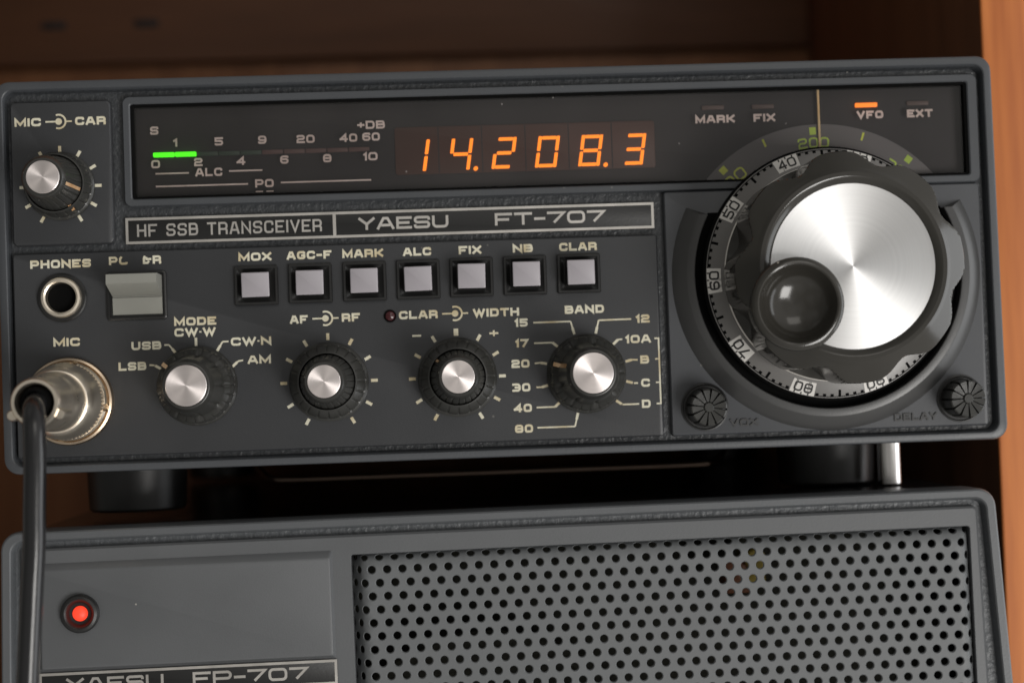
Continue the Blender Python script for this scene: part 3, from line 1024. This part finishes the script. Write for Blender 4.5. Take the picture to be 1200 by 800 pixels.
def dual_knob(x, z, q=1.0):
    at = (x, z, -.8)
    b = nb()
    lathe(b, [(9.4 * q, .05), (9.4 * q, .9), (9.1 * q, 1.2), (8.75 * q, 1.4), (8.7 * q, 5.2), (8.45 * q, 5.6), (6.95, 7.0), (6.6, 7.05), (6.5, 5.2)], 288,
          lambda r, h, t, i: r - (.3 * max(0, math.cos(20 * t)) ** 10 if h > 1.35 and r > 8.3 * q else 0), cap0=True)
    k = finish('dual_knob', b, M['knob'], rad, at)
    b = nb()
    lathe(b, [(6.4, 5.0), (6.3, 7.2), (6.1, 8.2), (5.15, 16.6), (5.0, 17.0), (4.5, 17.9), (4.3, 18.1), (3.85, 18.1), (3.8, 17.4)], 288, lambda r, h, t, i: r - (.22 * max(0, math.cos(24 * t)) ** 6 if r > 5.1 and h > 7 else 0), cap0=True, cap1=True)
    finish('inner_knob', b, M['knob'], k, at)
    finish('metal_cap', cap_mesh(3.75, 18.25), M['alusmall'], k, at)
    return k


def single_knob(x, z):
    at = (x, z, -.8)
    b = nb()
    lathe(b, [(9.4, .05), (9.4, 1.0), (9.1, 1.4), (8.85, 1.6), (8.7, 6.2), (8.4, 6.7), (7.4, 7.5), (6.9, 8.6), (6.1, 17.0), (5.9, 17.6), (5.3, 18.7), (5.1, 18.8), (4.75, 18.8), (4.7, 18.2)], 288,
          lambda r, h, t, i: r - (.45 * max(0, math.cos(9 * t)) ** 8 if 7.4 < h < 17.0 else .22 * max(0, math.cos(24 * t)) ** 8 if h > 1.5 and r > 8 else 0), cap0=True, cap1=True)
    k = finish('selector_knob', b, M['knob'], rad, at)
    finish('metal_cap', cap_mesh(4.65, 19.0), M['alusmall'], k, at)
    return k


def cis(deg, r):
    return r * math.cos(math.radians(deg)), r * math.sin(math.radians(deg))


k = dual_knob(14.9, 67.7, .86)
b = nb()
(x0, z0), (x1, z1) = cis(-16, 6.35), cis(-16, 5.1)
mark(b, x0, z0, 8.1, x1, z1, 17.0)
finish('pointer_mark', b, M['peach'], k, (14.9, 67.7, -.8))
b = nb()
(x0, z0), (x1, z1) = cis(-57, 7.45), cis(-57, 6.2)
mark(b, x0, z0, 5.6, x1, z1, 7.15)
finish('pointer_mark', b, M['peach'], k, (14.9, 67.7, -.8))
dual_knob(76.6, 19.5)
k = dual_knob(107.0, 19.5)
b = nb()
(x0, z0), (x1, z1) = cis(140, 6.4), cis(140, 5.7)
mark(b, x0, z0, 8.0, x1, z1, 13.0, .6)
finish('pointer_mark', b, M['peach'], k, (107.0, 19.5, -.8))
k = single_knob(45.7, 19.6)
b = nb()
(x0, z0), (x1, z1) = cis(143, 8.9), cis(143, 7.4)
mark(b, x0, z0, 7.0, x1, z1, 7.9, .9)
finish('pointer_mark', b, M['peach'], k, (45.7, 19.6, -.8))
k = single_knob(137.7, 19.3)
b = nb()
(x0, z0), (x1, z1) = cis(163, 8.6), cis(163, 6.9)
mark(b, x0, z0, 7.0, x1, z1, 8.2, .95)
(x0, z0), (x1, z1) = cis(163, 7.0), cis(163, 6.2)
mark(b, x0, z0, 8.3, x1, z1, 16.5, .95)
finish('pointer_mark', b, M['peach'], k, (137.7, 19.3, -.8))

# ---- raised collar round the tuning dial, cut flat under the window


def cut_arc(R, zc, h, n=72):
    a = math.asin(min(1, zc / R))
    a0, a1 = PI - a, 2 * PI + a
    return [(AX + R * math.cos(a0 + (a1 - a0) * i / n), AZ + R * math.sin(a0 + (a1 - a0) * i / n), h) for i in range(n + 1)]


b = nb()
rows = sweep(b, [cut_arc(37.4, 17.0, -.9), cut_arc(37.2, 16.9, -.6), cut_arc(34.2, 15.2, 1.6), cut_arc(33.9, 15.1, 1.75), cut_arc(32.3, 15.0, 1.75), cut_arc(32.1, 15.0, 1.6), cut_arc(31.9, 15.0, -.9)], closed=False)
for e in (0, -1):
    b.faces.new([r[e] for r in rows])
finish('dial_collar', b, M['collar'], rad)
b = nb()
sweep(b, [cut_arc(32.2, 15.6, -.7), cut_arc(20.0, 15.6, -.7)], closed=False)
finish('dial_gap_shade', b, M['void'], rad)  # flat black sheet that paints the shaded gap round the dial
F2 = flat(-.74)
for s_, x, z, w in (('VOX', 175.1, 6.4, 6.9), ('DELAY', 216.6, 6.3, 10.4)):
    b = nb()
    text(b, s_, x, z, w, 1.75, .42, F2)
    ext = bmesh.ops.extrude_face_region(b, geom=list(b.faces))
    bmesh.ops.translate(b, verts=[g for g in ext['geom'] if isinstance(g, bmesh.types.BMVert)], vec=(0, -.00025, 0))
    finish('raised_lettering', b, M['collar'], dial_plate, weld=False, smooth=False)

# ---- tuning dial and knob
cone = lambda r: 3.0 + (30.4 - r) * .42
b = nb()
lathe(b, [(24.0, 1.0), (30.2, 1.0), (30.2, 2.6), (29.8, 3.1), (29.7, cone(29.7)), (25.6, cone(25.6)), (24.0, cone(25.6) + .1)], 180, c=(AX, AZ))
tk = finish('tuning_dial', b, M['skirt'], rad, (0, 0, 0))
b = nb()
lathe(b, [(30.25, .9), (30.25, 2.65), (29.8, 3.2), (29.3, cone(29.3) + .03)], 180, c=(AX, AZ))
cf = lambda r: cone(r) + .04
A40 = 110.0
for i in range(100):
    a = A40 - 36 * 4 + 3.6 * i
    ln = .55
    if i % 5 == 0:
        ln = 1.5
    if i % 10 == 0:
        continue
    stroke(b, [(0, 29.4 - 28), (0, 29.3 - ln - 28)], .75 if i % 5 else .6, polar(a, 28, cf))
finish('dial_ticks', b, M['void'], tk, (0, 0, 0), weld=False)
tb = nb()
tx = nb()
for i in range(10):
    a = A40 + 36 * (i - 4)
    f = polar(a, 28.1, lambda r: cone(r) + .06)
    # the outer edge is notched between the fine ticks
    for q in range(18):
        u0, u1 = -2.9 + 5.8 * q / 18, -2.9 + 5.8 * (q + 1) / 18
        top = .95 if q in (4, 9, 14) else 1.5
        v4 = [tb.verts.new(f(*p, 0)) for p in ((u0, -1.65), (u1, -1.65), (u1, top), (u0, top))]
        tb.faces.new(v4)
    text(tx, '%d0' % i if i else '0', 0, -.1, 4.5 if i else 2.1, 2.3, .42, polar(a, 28.1, lambda r: cone(r) + .1))
finish('number_tabs', tb, M['tab'], tk, (0, 0, 0))
finish('dial_numbers', tx, M['inkdark'], tk, (0, 0, 0), weld=False)
b = nb()
lathe(b, [(25.75, 4.6), (25.75, 5.6), (25.5, 5.75)], 240, c=(AX, AZ))
lathe(b, [(25.45, 5.2), (25.4, 6.3), (25.0, 6.45), (24.7, 5.8)], 480, lambda r, h, t, i: r - (.32 if int(t / (2 * PI) * 160 + .25) % 1 == 0 and (t / (2 * PI) * 160) % 1 < .45 and i < 2 else 0), c=(AX, AZ))
finish('knurled_ring', b, M['silver'], tk, (0, 0, 0))


def flute(r, h, t, i):
    if h > 7.0 and r > 21.9:
        w = 0.5 + 0.5 * math.cos(8 * (t - math.radians(-17)))
        return min(r, 26.4 - 2.9 * w ** 2.2)
    return r


b = nb()
kp = [(24.6, 5.2), (24.6, 6.6), (25.6, 7.0), (26.2, 7.4), (26.4, 8.4), (26.4, 14.0), (26.4, 22.5), (26.2, 22.9)]
kp += [(25.8 - 3.9 * q / 8, 23.2 + 2.7 * q / 8) for q in range(9)] + [(21.6, 26.2), (21.2, 26.45), (20.3, 26.5), (20.0, 26.4), (18.95, 25.7), (18.7, 25.4)]
lathe(b, kp, 288, flute, c=(0, 0))
kb = finish('tuning_knob', b, M['gloss'], rad, (AX, AZ, 0), angle=20)
b = nb()
lathe(b, [(18.75, 25.0), (18.72, 25.55), (18.6, 25.65), (12, 25.66), (6, 25.66), (.02, 25.66)], 128)
finish('metal_disc', b, M['alu'], kb, (AX, AZ, 0))
b = nb()
DX, DZ = -13.9, -8.3
lathe(b, [(9.4, 21.0), (9.8, 27.0), (10.2, 29.0), (10.45, 30.0), (10.45, 30.4), (10.25, 30.9), (9.6, 31.4), (9.1, 31.5), (8.75, 31.35), (8.45, 30.9), (7.9, 29.7), (7.0, 28.4), (5.8, 27.4), (4.2, 26.55), (2.2, 26.05), (.02, 25.9)], 128)
finish('finger_dimple', b, M['gloss'], kb, (AX + DX, AZ + DZ, 0))

# ---- VOX and DELAY trimmer knobs
for x, z, ph in ((165.8, 10.4, 12), (227.6, 10.3, 2)):
    b = nb()
    lathe(b, [(5.7, -.8), (5.7, -.45), (5.35, -.3), (5.2, -.5), (5.15, -.76), (.02, -.76)], 48)
    t = finish('trimmer_knob', b, M['black'], rad, (x, z, 0))
    b = nb()
    n = 144

    def petal(r, h, tt, i):
        w = (12 * (tt + math.radians(ph)) / (2 * PI)) % 1
        g = 1 if w < .16 else 0
        return r - (.55 * g if r > 3.6 else 0)
    lathe(b, [(4.7, -.7), (4.6, 1.5), (4.45, 5.2), (4.3, 5.7), (4.0, 5.9), (1.35, 5.7), (1.25, 5.9), (1.0, 6.1), (.02, 6.1)], n, petal)
    # cut the twelve radial grooves into the face
    for v in b.verts:
        r = math.hypot(v.co.x, v.co.z) / MM
        tt = math.atan2(v.co.z, v.co.x)
        w = (12 * (tt + math.radians(ph)) / (2 * PI)) % 1
        if w < .16 and v.co.y < -4.0 * MM and r > 1.2:
            v.co.y += .8 * MM
    finish('ribbed_cap', b, M['knob'], t, (x, z, 0), angle=25)

# ---- microphone socket ring on the panel
b = nb()
lathe(b, [(10.35, -.8), (10.35, .5), (10.1, 1.0), (9.6, 1.2), (9.4, .9), (9.1, .6), (9.0, -.8)], 64)
ms = finish('microphone_socket', b, M['brass'], rad, (15.7, 17.0, 0))
b = nb()
lathe(b, [(9.2, .0), (9.2, 2.6), (8.9, 3.0), (7.6, 3.0), (7.4, 1.0)], 128, lambda r, h, t, i: r - (1.3 if h > .5 and any(abs((t - math.radians(a) + PI) % (2 * PI) - PI) < .085 for a in (78, -12, -102, 168)) and r > 8 else 0))
finish('ring_nut', b, M['nickel'], ms, (15.7, 17.0, 0))

# ---- feet, post and folded wire stand
for x, h in ((23.5, -42.5), (204.5, -46), (23.5, -212), (204.5, -212)):
    b = nb()
    rows = lathe(b, [(10.4, -11.6), (11.6, -11.55), (12.3, -10.9), (12.7, -2.0), (12.6, 1.0)], 48, cap0=True)
    for v in b.verts:      # stand the turned foot upright
        x_, y_, z_ = v.co
        v.co = Vector((x_, z_, -y_))
    finish('rubber_foot', b, M['black'], rad, (x, 0, h))
b = nb()
lathe(b, [(2.2, -11.6), (2.9, -11.4), (2.9, .9)], 24, cap0=True)
for v in b.verts:
    x_, y_, z_ = v.co
    v.co = Vector((x_, z_, -y_))
finish('stand_post', b, M['chrome'], rad, (218.3, 0, -33))
b = nb()
tube(b, spline([(42, .2, -120), (50, -1.5, -75), (54.5, -3.8, -56), (57.5, -5.2, -50), (64, -5.6, -48.5), (90, -5.6, -48), (140, -5.6, -48), (168, -5.6, -48.5), (174.5, -5.2, -50), (178, -3.8, -56), (183, -1.5, -75), (190, .2, -120)], 8), .8, 10)
finish('wire_stand', b, M['wire'], rad)

# ================================================================== the microphone plug and its cable
mic = root('microphone_plug', 'nickel microphone plug screwed into the socket with a thick black cable hanging down', 'plug', (15.7, 17.0, 2))
at = (15.7, 17.0, 0)
b = nb()


def knurl(r, h, t, i):
    return r - (.38 * (0.5 + 0.5 * math.cos(64 * t)) if i in (2, 3, 4) else 0)


lathe(b, [(7.2, 2.0), (8.4, 4.4), (8.9, 4.7), (9.05, 5.2), (9.05, 6.4), (8.8, 6.9), (8.75, 7.2), (8.6, 9.0), (8.2, 11.2), (7.7, 12.7), (7.1, 13.5), (6.5, 13.7)], 288, knurl)
finish('coupling_ring', b, M['nickel'], mic, at)
b = nb()
lathe(b, [(6.8, 12.5), (6.75, 18.0), (6.5, 20.5), (6.3, 21.2), (6.1, 21.6), (6.1, 24.0), (5.9, 27.5), (5.55, 31.5), (5.3, 33.6), (4.95, 34.2), (4.3, 34.2), (3.95, 33.6), (3.9, 26.0)], 64)
finish('plug_body', b, M['nickel'], mic, at)
b = nb()
for a in (-28, 208):
    c, s_ = math.cos(math.radians(a)), math.sin(math.radians(a))
    lathe(b, [(1.25, 26.0), (1.25, 33.0), (1.0, 33.5), (.02, 33.5)], 16, c=(c * 5.7, s_ * 5.7))
finish('clamp_screw', b, M['nickel'], mic, at)
b = nb()
lathe(b, [(3.85, 27.0), (2.4, 27.2)], 32)
lathe(b, [(3.5, 27.0), (3.4, 33.0), (3.0, 33.8), (2.3, 33.8)], 32)
finish('cable_boot', b, M['void'], mic, at)
b = nb()
pts = [(15.7, 17.0, 24), (15.8, 16.9, 32), (16.3, 16.0, 37.0), (17.0, 13.4, 40.3), (17.35, 9.5, 41.8), (17.4, 4.0, 42.3), (17.0, -6, 42.3), (16.75, -13.4, 42.2), (15.9, -24, 42),
       (14.5, -42, 41.5), (12.6, -65, 40), (10, -90, 36), (6, -108, 26), (-4, -115.2, 8), (-24, -115.3, -20), (-52, -115.3, -50)]
tube(b, spline(pts, 10), 2.38, 20)
finish('cable', b, M['cable'], mic)

# ================================================================== the loudspeaker power supply under it
psu = root('speaker_power_supply', 'grey speaker power supply unit with perforated grille and red lamp beneath the radio', 'power supply', (119, -118, -120))
T = -12.2            # its top
L0 = T - 93.0
b = nb()
sweep(b, [quad(1.2, 235.0, L0 + 1, T - .6, 4, -245, 0, 2), quad(1.2, 235.0, L0 + 1, T - .6, 4, -12, 0, 2), quad(1.6, 234.6, L0 + 1.4, T - 1.0, 4, -11.6, 0, 2)], cap0=True)
finish('case', b, M['case'], psu)
DL, DR = 2.6, 4.6
b = nb()
sweep(b, [quad(.8, 234.6, L0 + .4, T - .4, 4.5, -14, DL, DR), quad(0, 235.4, L0, T - .1, 4.5, -12, DL, DR), quad(-.4, 235.8, L0 - .2, T, 4.5, -1.2, DL, DR), quad(-.2, 235.5, L0, T - .25, 4.3, -.3, DL, DR),
          quad(.2, 235.1, L0 + .4, T - .6, 4.0, 0, DL, DR), quad(1.7, 233.6, L0 + 2, T - 2.0, 3.0, 0, DL, DR), quad(2.0, 233.3, L0 + 2.2, T - 2.25, 2.9, -.3, DL, DR),
          quad(2.2, 233.1, L0 + 2.4, T - 2.5, 2.7, -1.2, DL, DR)])
finish('front_rim', b, M['psurim'], psu)
b = nb()
sweep(b, [quad(2.2, 233.1, L0 + 2.4, T - 2.5, 2.7, -1.2, DL, DR), quad(2.6, 232.7, L0 + 2.8, T - 2.8, 2.4, -2.8, DL, DR), quad(6, 230, L0 + 6, T - 6, 1, -2.8, 1.0, 1.6)])
finish('textured_recess', b, M['psugrain'], psu)
b = nb()
sweep(b, [quad(4.0, 231.6, L0 + 4.3, T - 4.2, 1.0, -3.2, 1.0, 1.6), quad(4.1, 231.5, L0 + 4.4, T - 4.3, 1.0, -1.4, 1.0, 1.6), quad(4.7, 230.9, L0 + 5, T - 4.8, .8, -.9, 1.0, 1.6),
          quad(81.0, 229.5, -97.0, -21.05, .7, -.9), quad(81.15, 229.35, -96.85, -21.2, .6, -1.1), quad(81.3, 229.2, -96.7, -21.35, .5, -9.0)])
finish('front_plate', b, M['psu'], psu)
b = nb()
sweep(b, [quad(7.2, 76.8, -45.0, -19.9, .6, -.95), quad(8.5, 76.2, -44.3, -21.4, .5, .75), quad(8.8, 75.9, -44.0, -21.7, .5, .85)], cap1=True)
finish('lamp_panel', b, M['psu'], psu)
b = nb()
slab(b, 7.4, 77.0, -51.3, -45.4, -1.2, -.3, .3, .12)
pn = finish('name_plate', b, M['black'], psu)
b = nb()
F = flat(-.27)
stroke(b, [(40, -50.95), (76.65, -50.95), (76.65, -45.75), (7.75, -45.75), (7.75, -50.95), (40, -50.95)], .62, F)
finish('silver_border', b, M['silver'], pn)
b = nb()
text(b, 'YAESU', 25.0, -48.35, 22.6, 3.0, .62, F)
text(b, 'FP-707', 56.6, -48.3, 27.0, 3.0, .62, F)
finish('lettering', b, M['silver'], pn)
b = nb()
lathe(b, [(4.5, -.1), (4.5, .9), (4.1, 1.5), (3.5, 1.7), (3.1, 1.4), (2.9, .9), (2.5, .3), (1.75, .2), (1.75, .05)], 48)
pl = finish('pilot_lamp', b, M['black'], psu, (17.8, -31.7, .9))
b = nb()
lathe(b, [(1.8, .1), (1.75, .5), (1.45, 1.0), (.8, 1.4), (.02, 1.5)], 32)
finish('red_lens', b, M['led'], pl, (17.8, -31.7, .9))

# perforated grille with its edges rolled back
p, rp_ = 3.62, 3.62 * math.sqrt(3) / 2
XL, XR, ZT, ZB, RB = 85.3, 226.4, -24.4, -93.0, 2.4


def roll(t, R):
    if t <= 0:
        return 0.0, 0.0
    a = min(t / R, 1.0)
    ex = t - a * R
    return R * math.sin(a) + ex * math.cos(a), -R * (1 - math.cos(a)) - ex * math.sin(a)


def bend(x, z, dh):
    hx = hz = 0
    if x < XL:
        d, hx = roll(XL - x, RB)
        x = XL - d
    elif x > XR:
        d, hx = roll(x - XR, RB)
        x = XR + d
    if z > ZT:
        d, hz = roll(z - ZT, 2.9)
        z = ZT + d
    elif z < ZB:
        d, hz = roll(ZB - z, 2.6)
        z = ZB - d
    return P(x, z, -.35 + dh + hx + hz)


b = nb()
row = 0
z = -24.9 + rp_ * 2
while z > -98.5:
    x = 85.9 + (p / 2 if row % 2 else 0) - 2 * p
    while x < 232.5:
        hexa = []
        for q in range(12):
            a = math.radians(30 * q)
            rr = p / 2 if q % 2 == 0 else p / math.sqrt(3)
            hexa.append((x + rr * math.cos(a), z + rr * math.sin(a)))
        hole = [(x + 0.95 * math.cos(math.radians(30 * q)), z + 0.95 * math.sin(math.radians(30 * q))) for q in range(12)]
        lip = [(x + 1.16 * math.cos(math.radians(30 * q)), z + 1.16 * math.sin(math.radians(30 * q))) for q in range(12)]
        vs = [[b.verts.new(bend(px, pz, dh)) for px, pz in ring] for ring, dh in ((hexa, 0), (lip, 0), (hole, -.22), (hole, -.9))]
        for A_, B_ in zip(vs, vs[1:]):
            for q in range(12):
                b.faces.new((A_[q], A_[(q + 1) % 12], B_[(q + 1) % 12], B_[q]))
        x += p
    z -= rp_
    row += 1
finish('speaker_grille', b, M['grille'], psu, angle=28)
b = nb()
slab(b, 80.5, 230.5, -97.5, -20.5, -28, -26.5, .4, .2)
finish('inner_panel', b, M['cloth'], psu)
b = nb()
lathe(b, [(44.0, -12.0), (43.0, -11.0), (40.5, -11.0), (39.0, -12.2), (17, -24.0), (14.0, -25), (13.5, -24.0), (9, -21.6), (.02, -20.5)], 64, c=(112, -86))
finish('speaker_cone', b, M['cloth'], psu)
b = nb()
lathe(b, [(2.6, -20), (2.6, -6.6), (2.2, -6.2), (.02, -6.2)], 20, c=(178.4, -27.4))
slab(b, 176.4, 180.8, -33.5, -27.0, -16, -7.4, .6, .3)
finish('yellow_component', b, M['yellow'], psu)
b = nb()
slab(b, 171.0, 177.6, -35.5, -27.5, -18, -8.0, .6, .3)
finish('brown_component', b, M['brown'], psu)
for x, h in ((24, -42), (212, -42), (24, -212), (212, -212)):
    b = nb()
    lathe(b, [(9.5, 0.2), (10.2, .6), (10.6, 10.0), (10.6, 13.8)], 40, cap0=True)
    for v in b.verts:
        x_, y_, z_ = v.co
        v.co = Vector((x_, z_, -y_))
    finish('rubber_foot', b, M['black'], psu, (x, -117.6, h))
psu.rotation_euler = (0, -math.radians(0.45), 0)
